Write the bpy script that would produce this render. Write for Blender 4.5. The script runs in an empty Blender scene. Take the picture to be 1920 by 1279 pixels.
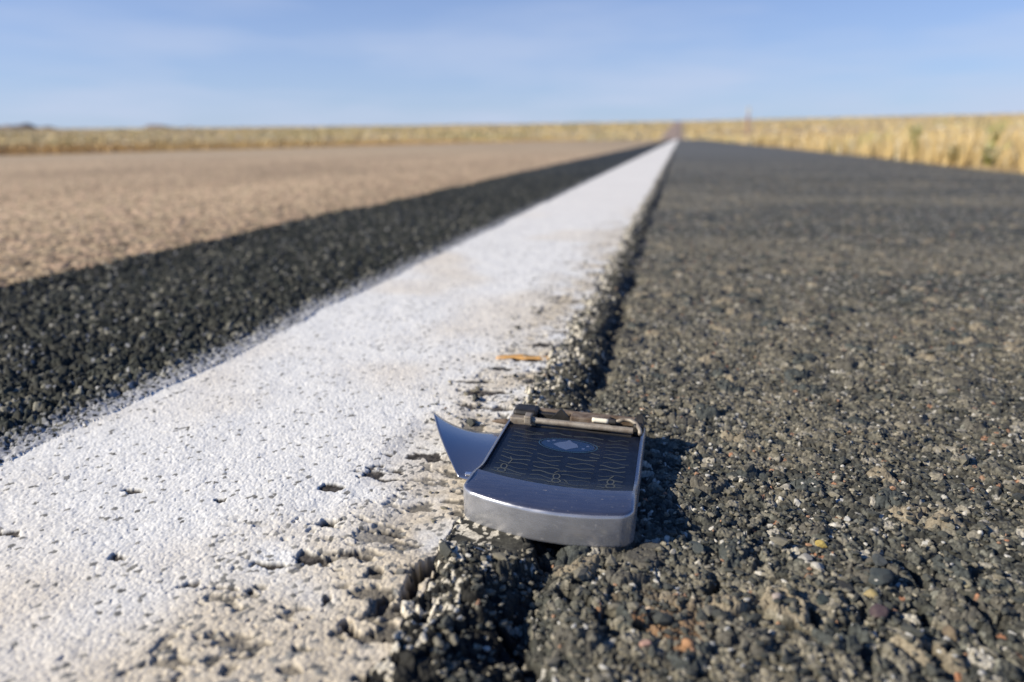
import bpy, bmesh, math, random
import numpy as np
from mathutils import Vector, Matrix, noise as mnoise

scene = bpy.context.scene
COL = scene.collection
rad = math.radians
random.seed(7)

# ------------------------------------------------------------------ camera
CAM_H = 0.12
yaw, pitch, roll = rad(12.508), rad(15.290), rad(-0.6)
fwd = Vector((-math.sin(yaw) * math.cos(pitch), math.cos(yaw) * math.cos(pitch), -math.sin(pitch)))
r0 = Vector((math.cos(yaw), math.sin(yaw), 0)); u0 = r0.cross(fwd)
rt = r0 * math.cos(roll) + u0 * math.sin(roll); up = rt.cross(fwd)
cd = bpy.data.cameras.new('camera'); cam = bpy.data.objects.new('camera', cd); COL.objects.link(cam)
M = Matrix((rt, up, -fwd)).transposed().to_4x4(); M.translation = Vector((0, 0, CAM_H)); cam.matrix_world = M
cd.sensor_width = 36; cd.lens = 36 * 1387 / 1920
cd.clip_start = 0.01; cd.clip_end = 20000
cd.dof.use_dof = True; cd.dof.focus_distance = 0.262; cd.dof.aperture_fstop = 8.5
scene.camera = cam

# ------------------------------------------------------------------ sky and sun
SUN_EL = rad(30.5); LX, LY = 0.90, 0.43           # ground direction the light travels in
nrm = math.hypot(LX, LY); LX /= nrm; LY /= nrm
w = bpy.data.worlds.new('World'); scene.world = w; w.use_nodes = True
nt = w.node_tree; bg = nt.nodes['Background']
sky = nt.nodes.new('ShaderNodeTexSky'); sky.sky_type = 'NISHITA'; sky.sun_disc = False
sky.sun_elevation = SUN_EL
sky.sun_rotation = math.atan2(-LX, -LY)          # azimuth from +Y, clockwise
sky.altitude = 900; sky.air_density = 1.0; sky.dust_density = 0.6; sky.ozone_density = 2.2
tint = nt.nodes.new('ShaderNodeMix'); tint.data_type = 'RGBA'; tint.blend_type = 'MULTIPLY'
tint.inputs[0].default_value = 1; tint.inputs[7].default_value = (0.64, 1.02, 1.62, 1)
nt.links.new(sky.outputs[0], tint.inputs[6])
# thin veils of high cloud
tc = nt.nodes.new('ShaderNodeTexCoord'); mp = nt.nodes.new('ShaderNodeMapping'); mp.inputs['Scale'].default_value = (1.6, 1.6, 9)
cn = nt.nodes.new('ShaderNodeTexNoise'); cn.inputs['Scale'].default_value = 2.2; cn.inputs['Detail'].default_value = 3
cr = nt.nodes.new('ShaderNodeMapRange'); cr.inputs[1].default_value = 0.42; cr.inputs[2].default_value = 0.66; cr.inputs[3].default_value = 0.0; cr.inputs[4].default_value = 1.0
cm = nt.nodes.new('ShaderNodeMix'); cm.data_type = 'RGBA'; cm.inputs[7].default_value = (7.2, 8.2, 10.6, 1)
nt.links.new(tc.outputs['Generated'], mp.inputs[0]); nt.links.new(mp.outputs[0], cn.inputs['Vector'])
sx = nt.nodes.new('ShaderNodeSeparateXYZ'); nt.links.new(tc.outputs['Generated'], sx.inputs[0])
lowband = nt.nodes.new('ShaderNodeMapRange'); lowband.inputs[1].default_value = 0.34; lowband.inputs[2].default_value = 0.03; lowband.inputs[3].default_value = 0.0; lowband.inputs[4].default_value = 0.92
nt.links.new(sx.outputs['Z'], lowband.inputs[0]); nt.links.new(cn.outputs['Fac'], cr.inputs[0])
half = nt.nodes.new('ShaderNodeMath'); half.operation = 'MULTIPLY_ADD'; half.inputs[1].default_value = 0.30; half.inputs[2].default_value = 0.68
ml = nt.nodes.new('ShaderNodeMath'); ml.operation = 'MULTIPLY'
nt.links.new(cr.outputs[0], half.inputs[0]); nt.links.new(half.outputs[0], ml.inputs[0]); nt.links.new(lowband.outputs[0], ml.inputs[1]); nt.links.new(ml.outputs[0], cm.inputs[0])
nt.links.new(tint.outputs[2], cm.inputs[6]); nt.links.new(cm.outputs[2], bg.inputs[0])
bg.inputs[1].default_value = 0.065
sl = bpy.data.lights.new('sun', 'SUN'); so = bpy.data.objects.new('sun', sl); COL.objects.link(so)
sl.energy = 5.0; sl.angle = rad(0.53); sl.color = (1.0, 0.91, 0.765)
d = Vector((LX * math.cos(SUN_EL), LY * math.cos(SUN_EL), -math.sin(SUN_EL)))
so.rotation_euler = d.to_track_quat('-Z', 'Y').to_euler()
scene.view_settings.view_transform = 'Standard'; scene.view_settings.look = 'None'
scene.view_settings.exposure = 0.28; scene.view_settings.gamma = 1

# ------------------------------------------------------------------ helpers
def tag(o, label=None, cat=None, group=None, kind=None):
    if label: o['label'] = label
    if cat: o['category'] = cat
    if group: o['group'] = group
    if kind: o['kind'] = kind
    return o
def thing(name, label, cat, loc=(0, 0, 0), group=None):
    o = bpy.data.objects.new(name, None); COL.objects.link(o); o.location = loc
    o.empty_display_size = 0.01
    return tag(o, label, cat, group)
def mk(name, verts, faces, mat, parent=None, smooth=False):
    me = bpy.data.meshes.new(name); me.from_pydata([tuple(v) for v in verts], [], faces); me.update()
    if smooth:
        me.polygons.foreach_set('use_smooth', [True] * len(me.polygons))
    me.materials.append(mat)
    o = bpy.data.objects.new(name, me); COL.objects.link(o)
    if parent: o.parent = parent
    return o
def mat(name, color=(.5, .5, .5), rough=.6, metal=0.0, coat=0, spec=.5, noise=None, bump=None):
    m = bpy.data.materials.new(name); m.use_nodes = True; n = m.node_tree; b = n.nodes['Principled BSDF']
    b.inputs['Base Color'].default_value = (*color, 1); b.inputs['Roughness'].default_value = rough
    b.inputs['Metallic'].default_value = metal; b.inputs['Coat Weight'].default_value = coat
    b.inputs['Specular IOR Level'].default_value = spec
    if noise:                                    # (scale, second colour, low, high)
        sc_, c2, lo, hi = noise
        t = n.nodes.new('ShaderNodeTexCoord'); x = n.nodes.new('ShaderNodeTexNoise'); x.inputs['Scale'].default_value = sc_; x.inputs['Detail'].default_value = 5
        r = n.nodes.new('ShaderNodeMapRange'); r.inputs[1].default_value = lo; r.inputs[2].default_value = hi
        mx = n.nodes.new('ShaderNodeMix'); mx.data_type = 'RGBA'; mx.inputs[6].default_value = (*color, 1); mx.inputs[7].default_value = (*c2, 1)
        n.links.new(t.outputs['Object'], x.inputs['Vector']); n.links.new(x.outputs['Fac'], r.inputs[0]); n.links.new(r.outputs[0], mx.inputs[0])
        n.links.new(mx.outputs[2], b.inputs['Base Color'])
    if bump:                                     # (scale, strength, distance)
        t = n.nodes.new('ShaderNodeTexCoord'); x = n.nodes.new('ShaderNodeTexNoise'); x.inputs['Scale'].default_value = bump[0]; x.inputs['Detail'].default_value = 3
        bp = n.nodes.new('ShaderNodeBump'); bp.inputs['Strength'].default_value = bump[1]; bp.inputs['Distance'].default_value = bump[2]
        n.links.new(t.outputs['Object'], x.inputs['Vector']); n.links.new(x.outputs['Fac'], bp.inputs['Height']); n.links.new(bp.outputs[0], b.inputs['Normal'])
    return m
def attr_mat(name, rough=.85, spec=.3, grain=900, amt=.25, transl=0):
    """colour of each stone or blade comes from the mesh, fine grain from a noise texture"""
    m = bpy.data.materials.new(name); m.use_nodes = True; n = m.node_tree; b = n.nodes['Principled BSDF']
    a = n.nodes.new('ShaderNodeAttribute'); a.attribute_name = 'tone'
    t = n.nodes.new('ShaderNodeTexCoord'); x = n.nodes.new('ShaderNodeTexNoise'); x.inputs['Scale'].default_value = grain; x.inputs['Detail'].default_value = 2
    r = n.nodes.new('ShaderNodeMapRange'); r.inputs[1].default_value = .3; r.inputs[2].default_value = .7; r.inputs[3].default_value = 1 - amt; r.inputs[4].default_value = 1 + amt
    mx = n.nodes.new('ShaderNodeVectorMath'); mx.operation = 'SCALE'
    n.links.new(t.outputs['Object'], x.inputs['Vector']); n.links.new(x.outputs['Fac'], r.inputs[0])
    n.links.new(a.outputs['Color'], mx.inputs[0]); n.links.new(r.outputs[0], mx.inputs['Scale']); n.links.new(mx.outputs[0], b.inputs['Base Color'])
    b.inputs['Roughness'].default_value = rough; b.inputs['Specular IOR Level'].default_value = spec
    return m

# ------------------------------------------------------------------ numpy noise
def h2(ix, iy, s):
    n = (ix.astype(np.int64) * 374761393 + iy.astype(np.int64) * 668265263 + s * 1442695041) & 0xffffffff
    n = ((n ^ (n >> 13)) * 1274126177) & 0xffffffff
    n = ((n ^ (n >> 16)) * 2246822519) & 0xffffffff
    return ((n ^ (n >> 15)) & 0xffffff).astype(np.float32) / np.float32(0xffffff)
def vnoise(x, y, s):
    ix = np.floor(x); iy = np.floor(y); fx = x - ix; fy = y - iy
    fx = fx * fx * (3 - 2 * fx); fy = fy * fy * (3 - 2 * fy)
    a = h2(ix, iy, s); b = h2(ix + 1, iy, s); c = h2(ix, iy + 1, s); e = h2(ix + 1, iy + 1, s)
    return (a + (b - a) * fx) * (1 - fy) + (c + (e - c) * fx) * fy
def fbm(x, y, size, s, oct=3):
    t = 0; a = 1; tot = 0
    for k in range(oct):
        t = t + a * vnoise(x / size * 2 ** k + 17.3 * k, y / size * 2 ** k + 5.1 * k, s + k); tot += a; a *= .55
    return t / tot
def stones(x, y, cell, s):
    """packed angular stones: returns gap distance (F2-F1)/cell, tilt height, two randoms per stone, stone centre x"""
    px = x / cell; py = y / cell; ix = np.floor(px); iy = np.floor(py)
    f1 = np.full(x.shape, 9., np.float32); f2 = f1.copy(); cx = f1.copy(); cy = f1.copy(); jx = f1.copy(); jy = f1.copy()
    for a in (-1, 0, 1):
        for b in (-1, 0, 1):
            gx = ix + a; gy = iy + b
            qx = gx + h2(gx, gy, s); qy = gy + h2(gx, gy, s + 1)
            dd = np.sqrt((px - qx) ** 2 + (py - qy) ** 2).astype(np.float32)
            near = dd < f1
            f2 = np.where(near, f1, np.minimum(f2, dd))
            f1 = np.where(near, dd, f1); cx = np.where(near, qx, cx); cy = np.where(near, qy, cy)
            jx = np.where(near, gx, jx); jy = np.where(near, gy, jy)
    r1 = h2(jx, jy, s + 2); r2 = h2(jx, jy, s + 3); r3 = h2(jx, jy, s + 4)
    tilt = (px - cx) * (r2 - .5) + (py - cy) * (r3 - .5)
    return f2 - f1, tilt.astype(np.float32), r1, r3, (cx * cell).astype(np.float32)
def sm(a, b, t):
    t = np.clip((t - a) / (b - a), 0, 1); return t * t * (3 - 2 * t)
def lerp(a, b, t):
    return a + (b - a) * t[..., None] if hasattr(t, 'shape') else a + (b - a) * t

# ------------------------------------------------------------------ ground sheet
# rings round the viewpoint, finest close by; column angle measured from +Y towards -X
A = [-180]
while A[-1] < 180 - 1e-6:
    a = A[-1]
    st = .068 if -26 <= a < 52 else (.25 if -60 <= a < 80 else 2.0)
    A.append(round(a + st, 4))
A = np.array(A); A[-1] = 180
Rr = [.004, .03, .06, .08, .095, .105, .112]
while Rr[-1] < 6000:
    r = Rr[-1]
    if r < .34: dr = max(r * r / 105, .00022)
    elif r < 2.5: dr = r * .0034
    elif r < 8: dr = r * .006
    elif r < 60: dr = r * .02
    else: dr = r * .03
    Rr.append(r + dr)
Rr = np.array(Rr)
AA, RR = np.meshgrid(np.radians(A), Rr)
X = (-np.sin(AA) * RR); Y = (np.cos(AA) * RR)
print('grid', X.shape, X.size)

def base_height(x, y):
    r = np.hypot(x, y)
    z = np.zeros_like(x)
    dip = -0.95 * sm(28, 230, r)
    az = np.arctan2(-x, y)
    rise = np.maximum(r - 250, 0) * (0.0256 - 0.0075 * np.clip(az, -.4, .8)) * sm(250, 420, r) 
    rise = np.minimum(rise, 20 + r * .0042)
    bumpy = (fbm(x, y, 90., 5, 3) - .5) * 2.0 * sm(200, 700, r) + (fbm(x, y, 15., 9, 2) - .5) * .5 * sm(60, 300, r)
    off = np.maximum(sm(1.15, 2.5, x), sm(7.1, 9, -x))
    return z + dip + rise + bumpy * np.where(np.abs(x + 3) < 9, .3, 1) - 0.03 * off * sm(0, 3, r)

PITS = [  # worn holes in the paint: x, y, rx, ry (mm), depth
    (-106, 197, 5.5, 2.4, 2.2), (-74, 147.5, 4.2, 1.9, 3), (-79, 150.5, 2.2, 1.2, 2.5), (-98, 177, 6, 2.4, 1.2), (-111, 171, 5, 1.5, 1.2),
    (-66, 173, 2.4, 4.5, 5), (-66.5, 164, 2.0, 5, 4), (-64.0, 183, 2.6, 3.8, 5), (-61, 191, 2.2, 5, 4), (-58.5, 199, 2.2, 4, 4), (-85, 196, 4, 1.2, 1.3), (-91, 181, 6, 1.2, 1.3), (-80, 174, 2.6, 1.5, 1.6),
    (-126, 158, 2.6, 2, 1.2), (-117, 158, 5, 1.2, 1.2), (-185, 204, 2.6, 2, 1), (-156, 165, 3, 2, 1), (-72, 160, 1.5, 2.6, 2), (-87, 157, 1.2, 4, 1.5), (-104, 236, 7, 4, .9), (-94, 255, 7, 3, .7), (-118, 222, 6, 2.4, .8),
    (-88, 330, 9, 2.6, .8), (-104, 345, 11, 2.2, .8), (-80, 310, 8, 2.2, .8), (-70, 352, 6, 3, 1), (-62, 375, 4, 4, 1.6), (-72, 420, 7, 3, .6), (-66, 450, 5, 4, 1.0), (-90, 370, 9, 2, .6), (-76, 390, 6, 4, .5), (-205, 170, 5, 1.6, .7), (-150, 205, 2.4, 1.2, .8)]

x = X.ravel(); y = Y.ravel(); r = RR.ravel().astype(np.float32)
N = x.size
z = base_height(x, y)
tone = np.zeros((N, 3), np.float32)
# wobbling borders
wob = (fbm(x, y, .05, 31, 3) - .5) * .016 + (fbm(x, y, .008, 37, 2) - .5) * .010
wobL = (fbm(x, y, .07, 41, 2) - .5) * .010
fineg, ftilt, fr1, fr2, fcx = stones(x, y, .0016, 100)          # fine grit
midg, mtilt, mr1, mr2, mcx = stones(x, y, .0046, 200)           # chippings
bigg, btilt, br1, br2, bcx = stones(x, y, .0125, 300)           # coarse chippings
lodf = 1 - sm(.55, 1.6, r); lodm = 1 - sm(2.2, 6.5, r); lodb = 1 - sm(4, 9, r)

xs_strip = -.550 + np.where(r < 5, (bcx - x) * 1.0 * lodb, 0) + (fbm(x, y, .22, 43, 2) - .5) * .035 + (fbm(x, y, .03, 44, 2) - .5) * .022
far = sm(60, 200, r)                              # verge widths far off
right_edge = 1.05 + (fbm(x, y, .6, 51, 2) - .5) * .12
left_edge = -7.1 + (fbm(x, y, 1.5, 53, 2) - .5) * .4
lineL = -.247 + (fcx - x) * 1.0 * lodf + wobL * .9 + (midg * .0)
lineR = -.0645 + wob
is_line = (x > lineL) & (x < lineR) & (r < 75)
is_lane = (x > left_edge) & (x < xs_strip)
is_strip = (x >= xs_strip) & (x <= lineL)
is_sh = (x >= lineR) & (x < right_edge)
is_soil = (x >= right_edge) | (x <= left_edge)

def mixc(c1, c2, t): return np.asarray(c1)[None] * (1 - t[:, None]) + np.asarray(c2)[None] * t[:, None]

# --- lane: tan chip seal
g = is_lane
lum = .62 + .45 * br1 + .35 * mr1 ** 2
c = mixc((.43, .325, .205), (.46, .325, .215), sm(.55, .85, br2)) * lum[:, None]
c = np.where((mr1 > .86)[:, None], c * 1.35, c); c = np.where((br1 < .16)[:, None], c * .6, c)
c *= (.74 + .52 * fbm(x, y * .35, .5, 61, 3))[:, None]
c = c * (1 - .0 * far[:, None])
flat = np.array((.41, .315, .205))
c = c * lodb[:, None] + flat[None] * (1 - lodb)[:, None] * (.85 + .3 * fbm(x, y * .2, 1.4, 62, 2))[:, None]
c = c * (1 - far[:, None]) + np.array((.33, .25, .20))[None] * far[:, None]
tone[g] = c[g]
hz = (sm(0, .28, bigg) * .0020 + btilt * .0034 + br2 * .0012) * lodb + (sm(0, .3, midg) * .0008 + mtilt * .0016) * lodm
z = np.where(g, z + hz - .001, z)
# --- dark asphalt strip
g = is_strip
lum = .55 + .9 * mr1 ** 2
c = mixc((.024, .028, .022), (.050, .050, .038), br2) * lum[:, None] * (.75 + .6 * fbm(x, y * .5, .09, 171, 3))[:, None]
c = np.where(((mr1 > .90) & (mr2 > .3))[:, None], np.array((.19, .18, .14))[None] * (.6 + .6 * mr2)[:, None], c)
c = np.where((fr1 > .985)[:, None] & (lodf > .1)[:, None], .30, c)
fz0 = sm(.034, .0, lineL - x); fuzz = fz0 * (fr2 > .95 - .75 * fz0) * (.4 + .6 * lodf)        # paint dust beside the line
c = c * (1 - .75 * fuzz[:, None]) + .55 * .75 * fuzz[:, None]
c = c * lodm[:, None] + np.array((.036, .038, .034))[None] * (1 - lodm)[:, None]
tone[g] = c[g]
edge_up = sm(.05, .0, x - xs_strip)
hz = (sm(0, .3, midg) * .0017 + mtilt * .0030 + mr2 * .0013) * lodm + (sm(0, .3, bigg) * .0022 + btilt * .004) * lodb + sm(0, .3, fineg) * .0003 * lodf
hz += edge_up * .003 * lodb; hz = hz * (1 - .8 * sm(.028, .002, lineL - x)) + .0019 * sm(.028, .002, lineL - x) - .0004 * sm(.02, 0, lineL - x)
z = np.where(g, z + hz - .0015 + .002 * fbm(x, y, .08, 63, 2), z)
# --- white line: thick worn paint over fine chippings
g = is_line
wear = np.maximum(sm(-.125, -.062, x), .75 * sm(-.150, -.105, x) * sm(.215, .17, y))                        # more worn towards the crumbling edge
n1 = fbm(x, y, .022, 71, 4); n2 = fbm(x + 3, y * 1.6, .006, 75, 3); n3 = fbm(x, y, .12, 79, 3)
paint = np.array((.77, .76, .715))
c = paint[None] * (.90 + .15 * fr1)[:, None]
c = c * (1 - .22 * sm(.5, .75, n3)[:, None] * np.array((.3, .6, 1.))[None])
warm = np.clip(wear * 1.2, 0, 1) * sm(.34, .58, n1 * .6 + n3 * .4)
c = c * (1 - warm[:, None]) + (np.array((.62, .54, .41))[None] * (.8 + .35 * fr1)[:, None]) * warm[:, None]
speck = (fr1 > (.955 - .16 * wear - .05 * sm(.5, .7, n1))) & (fr2 > .35)
c = np.where((speck & (lodf > .2))[:, None], np.array((.16, .155, .14))[None] * (.5 + 1.2 * fr2)[:, None], c)
crack = sm(.64 - .10 * wear, .71 - .10 * wear, n2 * .62 + n1 * .38) * (.15 + .85 * wear) * (1 - sm(.6, 1.6, r))
c = c * (1 - crack[:, None] * .85) + np.array((.06, .055, .045))[None] * crack[:, None] * .85
gap_d = (1 - sm(0, .12, fineg)) * .16 * lodf * (.5 + wear)
c = c * (1 - gap_d[:, None])
far_line = 1 - lodf
c = c * (1 - far_line[:, None]) + (np.array((.75, .725, .67))[None] * (.93 + .1 * n3)[:, None]) * far_line[:, None]
hz = (sm(0, .35, fineg) * .00012 + ftilt * .00046 + fr2 * .00008) * lodf + (sm(0, .35, midg) * .00006 + mtilt * .00028) * lodm + (n1 - .5) * .0016 * (1 - sm(.8, 2.5, r)) + .001
hz -= crack * .0013
pit = np.zeros(N)
pn = (fbm(x, y, .0042, 83, 3) - .5)
for (a, b, rx, ry, dep) in PITS:
    dd = np.sqrt(((x * 1000 - a) / (rx * 1.3)) ** 2 + ((y * 1000 - b) / (ry * 1.3)) ** 2) + pn * 3.2
    p = 1 - sm(.55, 1.0, dd); pit = np.maximum(pit, p)
    hz = hz - p * dep * .001
pc = np.array((.045, .04, .035))[None] * (.5 + 1.6 * fr1)[:, None]
c = c * (1 - pit[:, None]) + pc * pit[:, None]
tone[g] = c[g]
z = np.where(g, z + hz, z)
pit_line = pit
# --- shoulder: crumbling edge, groove, then lower weathered asphalt with loose grit
g = is_sh
n4 = fbm(x, y, .035, 91, 3); n5 = fbm(x * .45, y, .10, 95, 4); n6 = fbm(x, y, .011, 97, 3)
band = fbm(x * .12, y, .13, 96, 2); dust = sm(.46, .62, n5 * .45 + n6 * .2 + band * .35)
near_dust = sm(.225, .165, y) * sm(-.03, .0, x)
dust = np.clip(dust + 1.1 * near_dust * sm(.3, .6, n4), 0, 1)
asp = mixc((.040, .042, .034), (.100, .098, .078), fr2) * (.62 + .8 * mr2)[:, None] * (.40 + 1.35 * fr1 ** 1.6)[:, None]
asp = np.where(((mr1 > .80) & (midg > .10))[:, None], mixc((.026, .031, .027), (.27, .245, .185), mr2 ** 1.5) , asp)
asp = np.where(((mr1 < .05) & (midg > .1))[:, None], mixc((.26, .24, .19), (.42, .39, .32), mr2), asp)
asp = np.where((fr1 > .955)[:, None], mixc((.34, .31, .24), (.55, .53, .47), fr2), asp)
asp = np.where(((fr1 > .91) & (fr1 < .918))[:, None], np.array((.36, .17, .09))[None], asp)
dc = mixc((.172, .156, .112), (.26, .225, .155), fr2) * (.7 + .5 * fr1)[:, None]
dk = .62 * dust * (.45 + .55 * (mr2 > .35)); c = asp * (1 - dk[:, None]) + dc * dk[:, None]
bigst = (br1 > .80 - .22 * sm(.235, .19, y)) & (bigg > .13) & (r < 5.5)
bc = np.where((br2 < .4)[:, None], np.array((.058, .064, .058))[None], np.array((.095, .088, .070))[None])
bc = np.where((br2 > .8)[:, None], np.array((.23, .195, .135))[None], bc) * (.8 + .4 * fr1)[:, None]
c = np.where(bigst[:, None], bc, c)
rust = sm(.62, .72, fbm(x, y, .02, 99, 3)) * sm(.19, .15, y) * sm(.03, -.005, x)
c = c * (1 - rust[:, None]) + np.array((.30, .15, .06))[None] * (.5 + fr1)[:, None] * rust[:, None]
ff = 1 - lodm
avg = mixc((.085, .085, .070), (.185, .172, .13), dust) * (.8 + .4 * fbm(x, y * .5, .12, 93, 3))[:, None]
c = c * (1 - .30 * (1 - lodf)[:, None]) + avg * .30 * (1 - lodf)[:, None]
c = c * (1 - ff[:, None]) + (np.array((.112, .112, .100))[None] * (.85 + .3 * fbm(x, y * .3, .6, 94, 2))[:, None]) * ff[:, None]
c = c * (1 - far[:, None]) + np.array((.33, .25, .20))[None] * far[:, None]
# crumbling rim between paint and groove
gx = -.0365 + (fbm(y * 0 + 2.2, y, .06, 111, 3) - .5) * .012
gstr = (.30 + .70 * sm(.38, .58, fbm(y * 0 + 7.7, y, .10, 115, 2))) * (1 - .35 * sm(.5, 1.2, y)); gstr = np.maximum(gstr, np.exp(-((y - .38) / .055) ** 2)); gstr = np.maximum(gstr, .9 * np.exp(-((y - .62) / .06) ** 2)); gstr = np.maximum(gstr, .85 * sm(.19, .175, y)); gstr = gstr * (.62 + .38 * sm(.40, .55, fbm(x, y, .013, 161, 2)))
gw = .0062 + .006 * (fbm(x, y, .014, 117, 3) - .5) + .006 * sm(.175, .14, y)
groove = np.exp(-((x - gx) / gw) ** 2) * gstr
rim = (x < gx)
rimp = rim & (((fr1 * .5 + mr1 * .5) > (.42 + .9 * sm(-.064, -.042, x) * .5 + .25 * sm(.17, .15, y))))
darkrim = (np.array((.046, .044, .034))[None] * (.35 + .65 * sm(.165, .185, y))[:, None]) * (.5 + 1.2 * fr1)[:, None]
c = np.where((rim & ~rimp)[:, None], darkrim, c)
c = np.where(rimp[:, None], np.array((.60, .55, .44))[None] * (.75 + .4 * fr2)[:, None], c)
c = c * (1 - (.55 * groove * lodm)[:, None])       # shade of the step put into the colour, darker along the groove
tone[g] = c[g]
low = sm(-.042, -.030, x) * .0030 * (1 - sm(2, 8, r))
hz = (sm(0, .35, fineg) * .00035 + ftilt * .0010 + fr2 * .0003) * lodf + (sm(0, .3, midg) * .0006 + mtilt * .0027 + mr2 * .0008) * lodm
hz += np.where(bigst, sm(.12, .40, bigg) * .0020 + btilt * .003, 0) * lodb
hz += (n4 - .5) * .004 * (1 - sm(1, 3, r)) + (n5 - .5) * .004 * (1 - sm(2, 6, r)) + (n6 - .5) * .0022 * lodf
hz += -(.0072 + .001 * sm(.20, .17, y)) * groove * (1 - sm(2.5, 6, r)) - low
hz += np.where(rim, (mr2 - .5) * .0012 + (n6 - .5) * .0025, 0) * lodm
# cracks cutting the near asphalt
ck = np.abs(fbm(x + .6 * y, y - .3 * x, .045, 121, 3) - .5)
crk = (1 - sm(.004, .016, ck)) * sm(.24, .17, y) * sm(-.02, .01, x) * .5
CRACKS = [[(68.0, 190.8), (69.3, 185.1), (73.0, 184.9)], [(80.6, 204.6), (82.3, 197.3), (84.5, 187.3)], [(72.7, 215.5), (72.5, 203.0)], [(39.8, 181.5), (41.7, 172.0), (45.3, 171.3), (49.9, 171.5)], [(26.0, 178.7), (32.7, 173.4)], [(64.8, 172.9), (68.0, 164.4)], [(-27.2, 180.9), (-16.7, 171.6), (-9.7, 160.5)], [(-12.5, 170.2), (-2.0, 163.7)], [(-40.3, 160.4), (-32.5, 151.7), (-25.0, 143.1)], [(15.6, 194.1), (15.0, 187.4)]]
nearm = r < .26
cxn = x[nearm] * 1000 + (fbm(x[nearm], y[nearm], .006, 141, 2) - .5) * 5; cyn = y[nearm] * 1000 + (fbm(x[nearm], y[nearm], .006, 145, 2) - .5) * 5
cdist = np.full(cxn.shape, 99.)
for poly in CRACKS:
    for (ax, ay), (bx_, by_) in zip(poly, poly[1:]):
        tt = np.clip(((cxn - ax) * (bx_ - ax) + (cyn - ay) * (by_ - ay)) / ((bx_ - ax) ** 2 + (by_ - ay) ** 2), 0, 1)
        cdist = np.minimum(cdist, np.hypot(cxn - ax - tt * (bx_ - ax), cyn - ay - tt * (by_ - ay)))
crk[nearm] = np.maximum(crk[nearm], 1 - sm(.5, 2.3, cdist))
tone[g] = (c * (1 - .7 * crk[:, None]))[g]
hz -= crk * .0045
# blocks between the cracks stand at different heights
hz += (sm(.12, .40, fbm(x, y, .024, 151, 2)) - .5) * .0035 * sm(.24, .18, y)
fzp = sm(.0, .001, x - lineR)
z = np.where(g, z + hz * fzp, z)
# small far-off coarse undulation where stones are no longer resolved
# --- soil under the grass
g = is_soil
c = mixc((.30, .22, .105), (.42, .30, .15), fbm(x, y * .6, 1.3, 131, 3))
farc = mixc((.47, .37, .19), (.44, .34, .22), sm(.35, .65, fbm(x, y, 70., 135, 3)))
farc = np.where((fbm(x, y * .4, 38., 137, 3) > .62)[:, None], farc * np.array((.72, .80, .75)), farc)
f2_ = sm(30, 150, r)
c = c * (1 - f2_[:, None]) + farc * f2_[:, None]
tone[g] = c[g]
z = np.where(g, z + (fbm(x, y, .25, 139, 3) - .5) * .04 * (1 - sm(40, 90, r)), z)

foot = sm(.016, .002, np.maximum(np.maximum(-.078 - x, x + .003), np.maximum(.199 - y, y - .296)))
foot = np.maximum(foot, .8 * sm(.012, .0, np.maximum(np.maximum(-.100 - x, x + .06), np.maximum(.230 - y, y - .284))))
z = np.where(foot > 0, np.minimum(z, z * (1 - foot) + np.where(x < -.064, .5 * (z - .0018), -.0002 + .3 * np.minimum(z, 0)) * foot), z)
nr, nc = X.shape
cls = np.full(N, 4, np.int8)
cls[is_lane] = 0; cls[is_strip] = 1; cls[is_line] = 2; cls[is_sh] = 3
idx = np.arange(N).reshape(nr, nc)
q = np.stack([idx[:-1, :-1], idx[:-1, 1:], idx[1:, 1:], idx[1:, :-1]], -1).reshape(-1, 4)[:, ::-1]
qc = cls[q[:, 0]]
co = np.stack([x, y, z], 1).astype(np.float32)
def sheet(name, k, m, label):
    f = q[qc == k]
    used, inv = np.unique(f, return_inverse=True); inv = inv.reshape(-1)
    me = bpy.data.meshes.new(name)
    me.vertices.add(len(used)); me.vertices.foreach_set('co', co[used].ravel())
    me.loops.add(len(inv)); me.loops.foreach_set('vertex_index', inv.astype(np.int32))
    me.polygons.add(len(f)); me.polygons.foreach_set('loop_start', np.arange(0, len(inv), 4, dtype=np.int32))
    me.update(calc_edges=True)
    at = me.attributes.new('tone', 'FLOAT_COLOR', 'POINT')
    at.data.foreach_set('color', np.concatenate([np.clip(tone[used], .004, .85), np.ones((len(used), 1))], 1).astype(np.float32).ravel())
    me.materials.append(m)
    o = bpy.data.objects.new(name, me); COL.objects.link(o)
    o['kind'] = 'structure'
    if label: o['label'] = label
    return o
sheet('road', 0, attr_mat('chip_seal', .9, .2, 500, .18), 'tan chip seal lane running to the horizon on the left')
sheet('asphalt_strip', 1, attr_mat('fresh_asphalt', .75, .22, 900, .35), 'dark asphalt strip between the tan lane and the white line')
sheet('white_line', 2, attr_mat('road_paint', .85, .25, 1500, .12), 'thick worn white edge line')
sheet('shoulder', 3, attr_mat('old_asphalt', .8, .35, 1300, .35), 'weathered grey asphalt shoulder with crumbling edge')
sheet('ground', 4, attr_mat('dry_soil', .95, .1, 40, .2), 'dry grassland soil reaching the horizon')

def ground_z(px, py):
    """height of the finished sheet at a point close to the camera"""
    rr = math.hypot(px, py); a = math.degrees(math.atan2(-px, py))
    i = min(max(int(np.searchsorted(Rr, rr)) - 1, 0), nr - 2); j = min(max(int(np.searchsorted(A, a)) - 1, 0), nc - 2)
    return float(z[idx[i:i + 2, j:j + 2]].max())

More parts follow.
